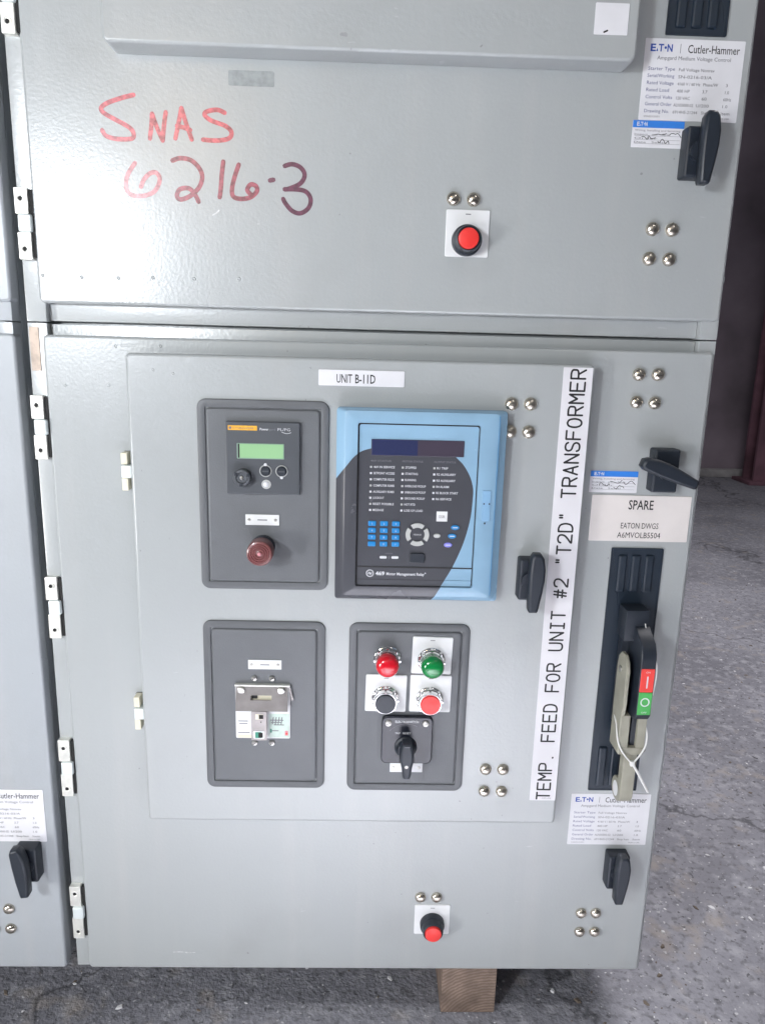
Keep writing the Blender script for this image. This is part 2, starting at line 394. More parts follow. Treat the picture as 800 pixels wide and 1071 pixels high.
def hinge(parent, x, z, L=.087, name='hinge'):
    d0 = -.004
    h = MB(); h.slab(x - .0085, x + .0085, z + .012, z + L / 2, d0 - .002, .0035, 'zinc', .0012, .0008)
    h.slab(x - .0075, x + .0095, z - L / 2, z - .010, d0 - .002, .0035, 'zinc', .0012, .0008)
    h.slab(x + .0095, x + .0135, z - L / 2 + .003, z + L / 2 - .002, d0 - .002, .0005, 'hole_shade')  # dark strip painted as the shadow beside the leaves
    h = h.build(name, parent)
    k = MB(); k.slab(x - .005, x + .012, z - .0095, z + .0115, d0, .0065, 'knuckle', .002, .002); k.build('knuckle', h)
    for zz, xx in ((z + L / 2 - .013, x), (z - L / 2 + .013, x + .001)):
        k = MB(); k.lathe(xx, zz, [(.0052, .003), (.0052, .0042), (.0040, .0044), (.0028, .0037)], 'zinc', 20)
        k.lathe(xx - .0004, zz, [(.0028, .0038), (.0026, .0039)], 'hole_shade', 12); k.build('screw', h)
    return h

# a polished dome head bolt, copied for every bolt
_bolt = {}
def bolt(parent, x, z, d):
    if 'me' not in _bolt:
        r = .0088; pr = [(r, .0), (r * 1.0, .0012)] + [(r * math.cos(t * PI / 2 / 7), .0012 + .0062 * math.sin(t * PI / 2 / 7)) for t in range(1, 7)] + [(r * .06, .0074)]
        b = MB(); b.lathe(0, 0, pr, 'nickel', 28)
        o = b.build('bolt', parent, origin=(0, 0, 0), sharp=60); _bolt['me'] = o
    else:
        o = _bolt['me'].copy(); C.objects.link(o); o.parent = parent
    P = ORG[parent.name]; o.location = Vector((x, -d, z)) - P; o.rotation_euler = (0, random.uniform(0, 6.28), 0)
    o.scale = (1, 1, 1) if parent.name else (1, 1, 1)
    return o

LEVER = [(-.0095, .036), (-.006, .0425), (.004, .0425), (.0085, .036), (.0112, .020), (.0108, .004), (.0088, -.012), (.0062, -.028), (.0045, -.0385), (.003, -.041), (-.0075, -.041), (-.0088, -.038), (-.0102, -.012), (-.0104, .014)]
def latch(parent, cx, cz, d, rot=0.0, bw=.034, bh=.059, h=.020, ox=0.0):
    t = MB(); t.slab(cx - bw / 2, cx + bw / 2, cz - bh / 2, cz + bh / 2, d, d + h, 'black', .003, .003)
    t.lathe(cx, cz, [(.012, d + h - .001), (.012, d + h + .006)], 'black', 24)
    hd = t.build('latch_handle', parent)
    ca, sa = math.cos(rot), math.sin(rot)
    p = [(cx + ox + a * ca - c * sa, cz + a * sa + c * ca) for a, c in LEVER]
    l = MB(); l.poly(p, d + h + .003, d + h + .021, 'black', .0035); l.build('lever', hd, sharp=50)
    return hd

def sheet(b, x0, x1, z0, z1, d, m, depth=.020, r=.0065, bev=.0035):           # a folded door skin with softly rolled edges
    o = rrect(x0, x1, z0, z1, r, 4)
    b.prof(o, [(0, d - depth), (0, d - bev), (bev * .12, d - bev * .5), (bev * .5, d - bev * .12), (bev, d)], m)
    return b
def dimple(b, x, z, d, m, r=.0024):
    b.lathe(x, z, [(r, d - .0002), (r * .9, d + .0003), (r * .55, d + .0006), (r * .35, d + .0003), (r * .1, d + .0002)], m, 12)

# ------------------------------------------------------------------ doors
ud = thing('cabinet_door', 'upper grey cabinet door with red handwriting on its bare skin', 'cabinet door', (.45, 0, 1.043), 'main cabinet doors')
b = sheet(MB(), -.0005, .9012, 1.0430, 2.045, 0, 'paint')
for x, z in ((.0066, 1.0774), (.0569, 1.0764), (.1039, 1.0765), (.1485, 1.0778), (.2018, 1.0781), (.2603, 1.0797)): dimple(b, x, z, 0, 'paint', .0028)
b.box(.9008, .9035, .004, .010, 1.094, 1.101, 'paint_edge', .0008)
b.build('door_skin', ud)
b = MB(); b.slab(.2514, .308, 1.3090, 1.3265, 0, .0003, 'residue', .002); lab(b.build('tape_mark', ud), 'faint dull rectangle left by a removed sticker')
STR = {
 'marker_glare_red': [[(0.1343, 1.2945), (0.1194, 1.2906), (0.1025, 1.2847), (0.0938, 1.2787), (0.0964, 1.273), (0.1107, 1.2656), (0.1269, 1.2576), (0.1321, 1.2509), (0.13, 1.2447), (0.1132, 1.2435), (0.0985, 1.2464), (0.0934, 1.2531)],
  [(0.1523, 1.2454), (0.1548, 1.2602), (0.1562, 1.2739)], [(.1562, 1.2739), (0.1614, 1.2587), (0.1682, 1.2435)], [(.1682, 1.2435), (0.1704, 1.2607), (0.1732, 1.2762)],
  [(0.184, 1.2464), (0.1883, 1.263), (0.1927, 1.2815)], [(.1927, 1.2815), (0.1977, 1.265), (0.2045, 1.2457)], [(0.1864, 1.2612), (0.1956, 1.2591), (0.203, 1.2566)],
  [(0.2462, 1.2778), (0.237, 1.2809), (0.224, 1.2785), (0.2213, 1.2743), (0.2293, 1.2684), (0.2459, 1.2631), (0.254, 1.2565), (0.2512, 1.2489), (0.2362, 1.2456), (0.2183, 1.2461)],
 ], 'marker_glare_pale': [
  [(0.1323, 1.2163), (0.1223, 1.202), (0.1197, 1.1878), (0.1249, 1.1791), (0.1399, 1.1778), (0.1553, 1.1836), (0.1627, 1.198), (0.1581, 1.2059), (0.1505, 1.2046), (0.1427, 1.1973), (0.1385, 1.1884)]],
 'marker_maroon': [[(0.1793, 1.2206), (0.1888, 1.2237), (0.2019, 1.222), (0.2121, 1.2136), (0.2163, 1.2031), (0.2122, 1.1906), (0.2005, 1.1796), (0.1882, 1.175), (0.1835, 1.1791), (0.1875, 1.187), (0.1989, 1.1885), (0.2063, 1.1816), (0.2109, 1.1728)],
  [(0.2432, 1.2215), (0.2409, 1.2057), (0.2394, 1.1897), (0.2377, 1.179)],
  [(0.2627, 1.2186), (0.2579, 1.2062), (0.2539, 1.1919), (0.2544, 1.1813), (0.2631, 1.178), (0.2765, 1.1801), (0.2849, 1.1875), (0.2842, 1.1935), (0.2774, 1.1955), (0.2728, 1.1889), (0.2773, 1.1837)]],
 'marker_dark': [[(0.3016, 1.2010), (0.3063, 1.202)],
  [(0.3204, 1.2187), (0.3299, 1.2211), (0.3405, 1.2175), (0.3458, 1.2089), (0.3405, 1.1988), (0.326, 1.192), (0.3203, 1.1911)], [(.3203, 1.1911), (0.3336, 1.1915), (0.347, 1.1894), (0.3535, 1.1807), (0.3509, 1.1698), (0.3405, 1.163), (0.3298, 1.1656), (0.3214, 1.1743), (0.3184, 1.1796)]]}
b = MB(); b.stroke([(.228, 1.1575), (.2335, 1.1605), (.2365, 1.1635)], .0018, .0001, 'scuff'); b.build('scuff_mark', ud)
b = MB()
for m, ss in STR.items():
    for k, s in enumerate(ss): b.stroke(s, .0056 if m not in ('marker_glare_red', 'marker_glare_pale') else .0054, .0002, m)
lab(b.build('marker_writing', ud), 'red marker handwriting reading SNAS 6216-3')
for x, z in ((.5364, 1.1864), (.5623, 1.1860), (.7974, 1.1573), (.8233, 1.1571), (.7970, 1.1205), (.8235, 1.1203)): bolt(ud, x, z, 0)
for z in (1.1395, 1.40, 1.66, 1.92): hinge(ud, -.0125, z)
latch(ud, .838, 1.247, 0, bw=.030, bh=.060, ox=.007)

ld = thing('cabinet_door', 'lower grey cabinet door carrying the smaller hinged instrument door', 'cabinet door', (.45, 0, 0), 'main cabinet doors')
b = sheet(MB(), 0, .9, 0, 1.0025, 0, 'paint')
for x, z in ((.0955, .9899), (.1548, .9915), (.0264, .9367), (.0837, .9382)): dimple(b, x, z, 0, 'paint')
b.build('door_skin', ld)
b = MB(); b.stroke([(.137, .0316), (.149, .0322), (.162, .0308)], .0017, .0001, 'scuff'); b.stroke([(.158, .0302), (.172, .0312)], .0010, .0001, 'scuff'); b.build('scuff_mark', ld)
for x, z in ((.7995, .9708), (.8256, .9712), (.7998, .9335), (.8252, .9330), (.5335, .1394), (.5596, .1396), (.7949, .1117), (.8191, .1119), (.7956, .0760), (.8200, .0762)): bolt(ld, x, z, 0)
for z, L in ((.879, .087), (.6203, .0925), (.3635, .094), (.1080, .096)): hinge(ld, -.0125, z, L)
latch(ld, .844, .8415, 0, rot=math.radians(70), bw=.0355, bh=.0605)
latch(ld, .841, .2017, 0, bw=.0335, bh=.0592)

idr = thing('instrument_door', 'smaller raised grey door holding the four instrument panels', 'instrument door', (.423, -.001, .2925), 'instrument doors')
b = sheet(MB(), .1151, .7318, .2923, .9823, .025, 'paint', depth=.0245, r=.0065, bev=.004)
for x, z in ((.1506, .9609), (.1765, .9566)): dimple(b, x, z, .025, 'paint')
b.build('door_skin', idr)
for x, z in ((.6232, .9287), (.6487, .9290), (.6237, .8916), (.6489, .8917), (.6200, .3855), (.6460, .3853), (.6200, .3486), (.6461, .3483)): bolt(idr, x, z, .025)
latch(idr, .660, .689, .025, bw=.028, bh=.059, ox=.006)
for zc in (.8235, .4635):
    h = MB(); h.slab(.0985, .1147, zc - .0265, zc + .0265, .0, .0012, 'inside', .003)
    h.slab(.0998, .1085, zc + .010, zc + .0258, .0012, .016, 'ivory', .001, .001); h.slab(.0998, .1085, zc - .0262, zc - .0092, .0012, .016, 'ivory', .001, .001)
    h = h.build('hinge', idr); k = MB(); k.slab(.1005, .1150, zc - .0085, zc + .0090, .0012, .0195, 'knuckle', .002, .002); k.build('knuckle', h)

td = thing('instrument_door', 'shallow raised door at the top of the upper cabinet door', 'instrument door', (.42, -.001, 1.339), 'instrument doors')
b = sheet(MB(), .1109, .7440, 1.3395, 1.985, .037, 'paint', depth=.0365, r=.0085, bev=.0035); b.build('door_skin', td)
b = MB(); b.slab(.690, .7300, 1.3665, 1.400, .0372, .0380, 'card', .001)
b.stroke([(.702, 1.3690), (.706, 1.3665 + .0042)], .002, .0381, 'print_black')
tag(b.build('adhesive_label', origin=(.71, -.037, 1.3665)), 'white label on the topmost raised door corner, cut by the picture edge', 'label')

# ------------------------------------------------------------------ lettered cards and stickers
def ebrand(b, x, z, h, w, d, m):
    for t, f0, f1 in (('E', 0, .24), ('T', .36, .60), ('N', .76, 1.0)): b.text(t, x + f0 * w, z, h, d, m, width=(f1 - f0) * w, bold=.03)
    b.poly([(x + .26 * w, z), (x + .35 * w, z), (x + .305 * w, z + h * .45)], d - .0001, d, m)
    b.lathe(x + .68 * w, z + h * .5, [(.055 * w, d - .0001), (.055 * w, d)], m, 12)
ROWS = [('Starter Type', [('Full Voltage Nonrev', .36, .36)]), ('Serial/Working', [('SN-0216-03/A', .36, .34)]),
        ('Rated Voltage', [('4160 V / 60 Hz', .36, .23), ('Phase/W', .62, .15), ('3', .85, .02)]), ('Rated Load', [('400 HP', .36, .13), ('3.7', .62, .05), ('1.0', .85, .04)]),
        ('Control Volts', [('120 VAC', .36, .14), ('60', .62, .05), ('60Hz', .84, .08)]), ('General Order', [('ALNS0000-02', .34, .20), ('U/200', .57, .13), ('1.0', .84, .05)]),
        ('Drawing No.', [('6914H5-21244', .34, .25), ('Shop Item', .63, .15), ('Item', .83, .09)])]
def nameplate(x0, x1, z0, z1, d, label, skew=0.0):
    b = MB(); W, H = x1 - x0, z1 - z0; b.slab(x0, x1, z0, z1, d, d + .0008, 'card', .0012); e = d + .0010
    ebrand(b, x0 + .055 * W, z1 - .155 * H, .090 * H, .22 * W, e, 'print_blue')
    b.stroke([(x0 + .355 * W, z1 - .06 * H), (x0 + .355 * W, z1 - .17 * H)], .0006, d + .0008, 'print_gray')
    b.text('Cutler-Hammer', x0 + .43 * W, z1 - .165 * H, .105 * H, e, 'print_black', width=.52 * W, bold=.004)
    b.text('Ampgard Medium Voltage Control', x0 + .13 * W, z1 - .255 * H, .050 * H, e, 'print_gray', width=.74 * W)
    for i, (k, vals) in enumerate(ROWS):
        z = z1 - (.385 + i * .087) * H
        b.text(k, x0 + .05 * W, z, .045 * H, e, 'print_ink', width=min(.27, .023 * len(k)) * W)
        for t, fx, fw in vals: b.text(t, x0 + fx * W, z - .003 * H, .040 * H, e, 'print_gray', width=fw * W)
    b.text('59A0212G01', x0 + .05 * W, z0 + .035 * H, .022 * H, e, 'print_gray', width=.16 * W)
    b.text('Made in USA', x0 + .78 * W, z0 + .035 * H, .022 * H, e, 'print_gray', width=.14 * W)
    return tag(b.build('nameplate', origin=((x0 + x1) / 2, -d, z0)), label, 'nameplate', 'printed white nameplates')
nameplate(.7655, .8905, 1.2868, 1.3792, 0, 'white rating nameplate on the upper door above the sticker and black latch')
nameplate(.7618, .8865, .2390, .3292, 0, 'white rating nameplate below the tan disconnect grip')
nameplate(-.1745, -.0502, .2350, .3252, 0, 'white rating nameplate cut off at the left edge on the neighbouring cabinet')
def sticker(x0, x1, z0, z1, label, hand):
    b = MB(); W, H = x1 - x0, z1 - z0; b.slab(x0, x1, z0, z1, 0, .0005, 'card', .0006)
    b.slab(x0 + .0002, x1 - .0002, z1 - .27 * H, z1 - .0002, .0005, .0007, 'band_blue'); ebrand(b, x0 + .08 * W, z1 - .21 * H, .15 * H, .2 * W, .0009, 'print_white')
    for k, t in enumerate(('Wiring, Installing and Servicing', 'Inspect   per   Spec', 'Order', 'Date   Serial')):
        b.text(t, x0 + .05 * W, z1 - (.40 + .145 * k) * H, .075 * H, .0007, 'print_gray', width=(.88, .7, .45, .6)[k] * W)
        if k: b.stroke([(x0 + .05 * W, z1 - (.42 + .145 * k) * H), (x0 + .94 * W, z1 - (.42 + .145 * k) * H)], .0003, .0005, 'print_gray')
    rr = random.Random(hand)
    for cx, cz, n in ((.32, .38, 5), (.62, .25, 6), (.82, .47, 5), (.55, .52, 4)):
        p = [(x0 + (cx - .12 + .24 * i / n + rr.uniform(-.02, .02)) * W, z0 + (cz + rr.uniform(-.09, .09)) * H) for i in range(n + 1)]
        b.stroke(p, .0008, .0006, 'print_black')
    return tag(b.build('inspection_sticker', origin=((x0 + x1) / 2, 0, z0)), label, 'sticker', 'blue banded inspection stickers')
sticker(.7592, .8253, 1.2546, 1.2864, 'blue banded white sticker beside the upper door latch', 3)
sticker(.7458, .8133, .8064, .8374, 'blue banded white sticker directly above the SPARE card', 9)

b = MB(); b.slab(.7512, .8930, .7361, .8030, 0, .0014, 'spare_card', .0015, .0004)
b.text('SPARE', .8215, .7830, .0140, .0016, 'print_black', align='C', width=.0355, bold=.012)
b.text('EATON DWGS', .8225, .7550, .0088, .0016, 'print_black', align='C', width=.054)
b.text('A6MVOLB5504', .8225, .7412, .0088, .0016, 'print_black', align='C', width=.062)
tag(b.build('spare_card', origin=(.822, 0, .7361)), 'white card lettered SPARE above the black operating slot', 'card')

b = MB(); b.slab(.3667, .4800, .9467, .9675, .025, .0262, 'card', .0015, .0004)
b.text('UNIT', .3905, .9508, .0118, .0264, 'print_black', width=.0205, bold=.008); b.text('B-11D', .4150, .9506, .0120, .0264, 'print_black', width=.0265, bold=.012)
tag(b.build('unit_label', origin=(.423, -.025, .9467)), 'small white label lettered UNIT B-11D on the instrument door', 'label')

# long vertical tape, machine lettered in a mono spaced single stroke alphabet
GL = {'T': [[(0, 1), (1, 1)], [(.5, 1), (.5, 0)]], 'E': [[(1, 1), (0, 1)], [(0, 1), (0, 0)], [(0, 0), (1, 0)], [(0, .52), (.85, .52)]],
 'M': [[(0, 0), (0, 1)], [(0, 1), (.5, .45)], [(.5, .45), (1, 1)], [(1, 1), (1, 0)]], 'P': [[(0, 0), (0, 1)], [(0, 1), (.6, 1), (.95, .92), (1, .75), (.95, .56), (.6, .48), (0, .48)]],
 '.': [[(.42, .0), (.52, .0)]], 'F': [[(0, 0), (0, 1)], [(0, 1), (1, 1)], [(0, .52), (.85, .52)]],
 'D': [[(0, 0), (0, 1)], [(0, 1), (.45, 1), (.85, .86), (1, .5), (.85, .14), (.45, 0), (0, 0)]],
 'O': [[(.5, 1), (.15, .88), (0, .5), (.15, .12), (.5, 0), (.85, .12), (1, .5), (.85, .88), (.5, 1)]],
 'R': [[(0, 0), (0, 1)], [(0, 1), (.6, 1), (.95, .92), (1, .75), (.95, .58), (.6, .5), (0, .5)], [(.5, .5), (1, 0)]],
 'U': [[(0, 1), (0, .3), (.12, .07), (.5, 0), (.88, .07), (1, .3), (1, 1)]], 'N': [[(0, 0), (0, 1)], [(0, 1), (1, 0)], [(1, 0), (1, 1)]],
 'I': [[(.15, 1), (.85, 1)], [(.5, 1), (.5, 0)], [(.15, 0), (.85, 0)]], '#': [[(.2, .05), (.4, .95)], [(.6, .05), (.8, .95)], [(0, .66), (1, .66)], [(0, .34), (1, .34)]],
 '2': [[(0, .78), (.12, .93), (.5, 1), (.88, .93), (1, .75), (.9, .52), (.5, .28), (.1, .1), (0, 0)], [(0, 0), (1, 0)]], '"': [[(.32, 1.0), (.32, .8)], [(.62, 1.0), (.62, .8)]],
 'A': [[(0, 0), (.5, 1)], [(.5, 1), (1, 0)], [(.2, .34), (.8, .34)]], 'S': [[(1, .82), (.85, .95), (.5, 1), (.15, .94), (.02, .76), (.15, .58), (.5, .5), (.85, .42), (1, .24), (.85, .06), (.5, 0), (.12, .05), (0, .2)]]}
b = MB(); TZ0, TZ1, TXA, TXB = .3335, .9783, .6912, .7285
b.slab(.6897, .7290, TZ0, TZ1, .025, .0255, 'tape', .0008)
msg = 'TEMP. FEED FOR UNIT #2 "T2D" TRANSFORMER'
ADV = (.9755 - .3355) / (len(msg) - .25); cw = ADV * .70
for i, ch in enumerate(msg):
    for st in GL.get(ch, []):                                      # text runs up the tape: letter x -> world z, letter top -> world left
        p = [(.7195 - v * .0192, .3360 + i * ADV + u * cw) for u, v in st]
        b.stroke(p, .0026, .0256, 'print_black', smooth=len(p) > 3)
b.text('(1/2W x 3/4)', .7085, .3365, .0022, .0256, 'print_gray', width=.013)
tag(b.build('tape_label', origin=(.709, -.025, TZ0)), 'long vertical white tape lettered TEMP. FEED FOR UNIT #2 "T2D" TRANSFORMER', 'label')

# ------------------------------------------------------------------ pushbuttons on the big doors
def door_button(px, label, skew):
    (x0, x1, z0, z1), (cx, cz) = px
    t = thing('push_button', label, 'push button', (cx, 0, cz), 'black ringed red push buttons')
    b = MB(); b.slab(x0, x1, z0, z1, 0, .002, 'plate_white', .002, .0006); b.stroke([((x0 + x1) / 2 - .003, z1 - .0055), ((x0 + x1) / 2 + .003, z1 - .0055)], .0012, .002, 'print_gray')
    b.build('legend_plate', t)
    b = MB(); b.lathe(cx, cz, [(.0195, .002), (.0195, .009), (.0188, .0105), (.0170, .0110), (.0165, .020), (.0158, .0225), (.0140, .0235), (.0135, .0225), (.0135, .018)], 'black', 40); b.build('collar', t)
    b = MB(); b.lathe(cx, cz, [(.0130, .016), (.0130, .0255), (.0125, .0268), (.0115, .0272), (.0001, .0274)], 'red_cap', 36); b.build('cap', t)
    return t
door_button(((.5282, .5845, 1.1155, 1.1735), (.5555, 1.1355)), 'red push button on the upper door right of the handwriting', 0)
door_button(((.5255, .5822, .0708, .1255), (.5540, .0915)), 'red push button near the bottom edge of the lower door', 0)

# ------------------------------------------------------------------ dark instrument panels
def panel(x0, x1, z0, z1, label, gap=.0105):
    t = thing('mounting_panel', label, 'panel', ((x0 + x1) / 2, -.025, z0), 'dark grey instrument panels')
    o = rrect(x0, x1, z0, z1, .012, 6)
    b = MB(); b.prof(o, [(0, .0252), (0, .0265), (.0006, .0278), (.002, .0284), (.0085, .0284), (.0105, .0278), (.0112, .0262)], 'dark_gray', False, False); b.build('bezel', t)
    b = MB(); b.prof(rrect(x0 + .0112, x1 - .0112, z0 + .0112, z1 - .0112, .006, 5), [(0, .0254), (.0002, .0262), (.0010, .0262), (.0018, .0282), (.0035, .0288)], 'dark_gray_plate', False, True); b.build('plate', t)
    return t
panel(.2065, .3815, .6628, .9258, 'dark grey panel holding the display monitor, upper left of the four')
panel(.2060, .3790, .3516, .6155, 'dark grey panel around the steel flap socket, below the display monitor')
panel(.4130, .5855, .3492, .6155, 'dark grey panel with the lamps and round buttons')
PD = .0288
def legend(x0, x1, z0, z1, label, mark=True):
    b = MB(); b.slab(x0, x1, z0, z1, PD, PD + .0012, 'plate_white', .0006, .0003); zc = (z0 + z1) / 2
    for x in (x0 + .005, x1 - .005): b.lathe(x, zc, [(.0022, PD + .0012), (.0018, PD + .0019), (.0003, PD + .0021)], 'steel', 14)
    if mark:
        b.stroke([((x0 + x1) / 2 - .006, zc), ((x0 + x1) / 2 + .006, zc)], .0016, PD + .0012, 'print_gray')
    return tag(b.build('legend_plate', origin=((x0 + x1) / 2, -PD, z0)), label, 'legend plate', 'small screwed legend plates')
legend(.2690, .3148, .7560, .7708, 'small white legend plate above the dark red indicator')
legend(.2695, .3170, .5432, .5574, 'small white legend plate above the steel flap socket')
legend(.4766, .5249, .3815, .3965, 'small white legend plate half hidden behind the black selector handle', False)

# display monitor
mo = thing('display_monitor', 'dark grey monitor with green display and yellow brand strip', 'monitor', (.294, -PD, .80), None)
b = MB(); b.slab(.2447, .3434, .7998, .8975, PD, PD + .006, 'unit_gray', .0025, .0015); b.box(.3415, .3434, -(PD + .0005), -PD, .80, .897, 'unit_gray')
e = PD + .0062
b.text('Power', .2905, .8865, .0032, e, 'print_white', width=.0115, bold=.02); b.text('gard', .3025, .8865, .0030, e, 'print_gray', width=.0085)
b.text('PL/PG', .3140, .8862, .0038, e, 'print_white', width=.0165); b.stroke([(.3195, .8845), (.326, .8828), (.3315, .8842)], .0007, PD + .006, 'print_white')
b.build('casing', mo)
b = MB(); b.slab(.2487, .2870, .8860, .8922, PD + .006, PD + .0064, 'yellow', .0006)
b.text('CUTLER-HAMMER', .2545, .8880, .0022, PD + .0066, 'print_gray', width=.028); b.lathe(.2515, .8891, [(.0018, PD + .0064), (.0018, PD + .0066)], 'print_gray', 12); b.build('brand_strip', mo)
b = MB(); b.slab(.2600, .3225, .8482, .8690, PD + .006, PD + .0068, 'lcd_frame', .001, .0003); b.slab(.2638, .3212, .8495, .8680, PD + .0068, PD + .0071, 'lcd', .0005); b.slab(.2615, .2634, .8495, .868, PD + .0068, PD + .0070, 'hole_shade'); b.build('display', mo)
b = MB(); b.lathe(.2672, .8236, [(.0118, PD + .006), (.0118, PD + .0150), (.0108, PD + .0165), (.0080, PD + .0168), (.0065, PD + .0150), (.0001, PD + .0148)], 'unit_gray', 36)
for a in (25, 145, 265): b.box(.2672 - .0022 + .0092 * math.cos(math.radians(a)), .2672 + .0022 + .0092 * math.cos(math.radians(a)), -(PD + .0172), -(PD + .013), .8236 - .0022 + .0092 * math.sin(math.radians(a)), .8236 + .0022 + .0092 * math.sin(math.radians(a)), 'black', .0006)
b.lathe(.2672, .8236, [(.0028, PD + .0149), (.0024, PD + .0162), (.0002, PD + .0165)], 'steel', 14); b.build('screw_cap', mo)
for x, dz in ((.2976, .0085), (.3190, -.0085)):
    b = MB(); b.lathe(x, .8322, [(.0082, PD + .006), (.0082, PD + .0068), (.0073, PD + .0068), (.0073, PD + .0062)], 'key_gray', 30); b.lathe(x, .8322, [(.0068, PD + .006), (.0066, PD + .0085), (.0055, PD + .0095), (.0002, PD + .0096)], 'black', 26)
    b.stroke([(x - .0035, .8322), (x + .0035, .8322)], .002, PD + .0097, 'unit_gray'); b.lathe(x, .8322 + dz, [(.0022, PD + .0069), (.0021, PD + .0074), (.0002, PD + .0076)], 'print_white', 14); b.build('button', mo)
b = MB(); b.lathe(.2984, .8140, [(.0063, PD + .006), (.0063, PD + .0066), (.0056, PD + .0066)], 'key_gray', 26); b.lathe(.2984, .8140, [(.0038, PD + .006), (.0036, PD + .0075), (.002, PD + .0085), (.0002, PD + .0088)], 'print_white', 20); b.build('reset_button', mo)

# dark red indicator
KX = .2925
rk = thing('indicator_knob', 'dark red round indicator casting a shadow below the display monitor', 'indicator', (KX, -PD, .7255))
b = MB(); b.lathe(KX, .7255, [(.0165, PD), (.0165, PD + .004), (.0150, PD + .005), (.0145, PD + .016)], 'black', 36); b.build('bezel_ring', rk)
pr = [(.0172, PD + .016), (.0176, PD + .018), (.0176, PD + .034), (.0166, PD + .0365), (.0148, PD + .0372)]
for r in (.0125, .0095, .0065): pr += [(r + .0012, PD + .0366), (r, PD + .0374), (r - .001, PD + .0374)]
pr += [(.0045, PD + .0366), (.0030, PD + .0372), (.0002, PD + .0376)]
b = MB(); b.lathe(KX, .7255, pr, 'maroon_lens', 40); b.lathe(KX, .7255, [(.0026, PD + .0374), (.0022, PD + .0385), (.0002, PD + .0388)], 'pink', 14); b.build('lens', rk)

# ------------------------------------------------------------------ motor relay
rl = thing('motor_relay', 'large blue motor relay with dark swoosh, keypad and status lists', 'relay', (.504, -.025, .656))
RX0, RX1, RZ0, RZ1 = .392, .6166, .6563, .9196
def ring4(x0, x1, z0, z1, d, r=.004): return [Vector((x, -d, z)) for x, z in rrect(x0, x1, z0, z1, r, 3)]
b = MB()
b.rings([ring4(RX0, RX1, RZ0, RZ1, .0252), ring4(RX0, RX1, RZ0, RZ1, .040), ring4(RX0 + .002, RX1 - .003, RZ0 + .001, RZ1 - .001, .042), ring4(.4030, .6045, .6640, .9168, .0495), ring4(.4040, .6035, .6650, .9158, .0500),
         ring4(.4200, .5808, .6778, .9012, .0500, .003), ring4(.4204, .5804, .6782, .9008, .0460, .003)], 'relay_face', False, False)
b.rings([ring4(.6045, .6055, .668, .914, .0502, .0004), ring4(.6045, .6055, .668, .914, .0506, .0004)], 'relay_side')
b.build('case_frame', rl)
b = MB(); b.rings([ring4(.4204, .5804, .6782, .9008, .0455, .003), ring4(.4206, .5802, .6784, .9006, .0461, .003)], 'relay_face')
FD = .0462
b.rings([ring4(.4205, .5803, .6783, .9007, .0461, .003), ring4(.4205, .5803, .6783, .9007, .0463, .003), ring4(.4222, .5790, .6798, .8990, .0463, .003)], 'hole_shade', False, False)  # dark ring: shadow lines of the window recess put into colour
b.build('faceplate', rl)
b = MB(); b.slab(.4380, .5605, .8585, .8800, FD, FD + .0012, 'display_dark', .0008, .0004); b.slab(.4385, .4990, .8590, .8795, FD + .0012, FD + .0014, 'display_blue'); b.build('display', rl)
COLS = [(.4375, '469 STATUS', ['469 IN SERVICE', 'SETPOINT ACCESS', 'COMPUTER RS232', 'COMPUTER RS485', 'AUXILIARY RS485', 'LOCKOUT', 'RESET POSSIBLE', 'MESSAGE'], .034),
        (.4795, 'MOTOR STATUS', ['STOPPED', 'STARTING', 'RUNNING', 'OVERLOAD PICKUP', 'UNBALANCE PICKUP', 'GROUND PICKUP', 'HOT RTD', 'LOSS OF LOAD'], .034),
        (.5215, 'OUTPUT STATUS', ['R1 TRIP', 'R2 AUXILIARY', 'R3 AUXILIARY', 'R4 ALARM', 'R5 BLOCK START', 'R6 SERVICE'], .036)]
b = MB()
for x, hd, rows, w_ in COLS:
    b.text(hd, x, .8500, .0026, FD + .0002, 'print_gray', width=w_ * .8)
    for i, r in enumerate(rows):
        z = .8415 - i * .00835
        b.slab(x - .0006, x + .0022, z, z + .0026, FD - .0001, FD + .0003, 'print_white' if i % 3 else 'key_gray')
        b.text(r, x + .0042, z, .0031, FD + .0002, 'print_white', width=min(w_ - .006, .0021 * len(r)), bold=.012)
b.build('status_list', rl)
kx, kz = (.4415, .4575, .4735), (.7660, .7565, .7470, .7375)
for r_ in range(4):
    for c_ in range(3):
        b = MB(); b.slab(kx[c_] - .0052, kx[c_] + .0052, kz[r_] - .0034, kz[r_] + .0034, FD - .0002, FD + .0016, 'key_blue', .0014, .0006)
        b.text('123456789.0?'[r_ * 3 + c_], kx[c_], kz[r_] - .0014, .0028, FD + .0018, 'print_white', align='C'); b.build('key', rl)
def arc_key(cx, cz, a0, a1, r0, r1):
    n = 8; p = [(cx + r1 * math.cos(math.radians(a0 + (a1 - a0) * i / n)), cz + r1 * math.sin(math.radians(a0 + (a1 - a0) * i / n))) for i in range(n + 1)]
    p += [(cx + r0 * math.cos(math.radians(a1 - (a1 - a0) * i / n)), cz + r0 * math.sin(math.radians(a1 - (a1 - a0) * i / n))) for i in range(n + 1)]
    return p
for a in (0, 90, 180, 270):
    b = MB(); b.poly(arc_key(.5030, .7515, a - 36, a + 36, .0098, .0160), FD - .0002, FD + .0018, 'key_gray', .0004); b.build('message_key', rl)
b = MB(); b.text('MESSAGE', .5030, .7503, .0022, FD + .0002, 'print_white', align='C', width=.0105); b.build('message_lettering', rl)
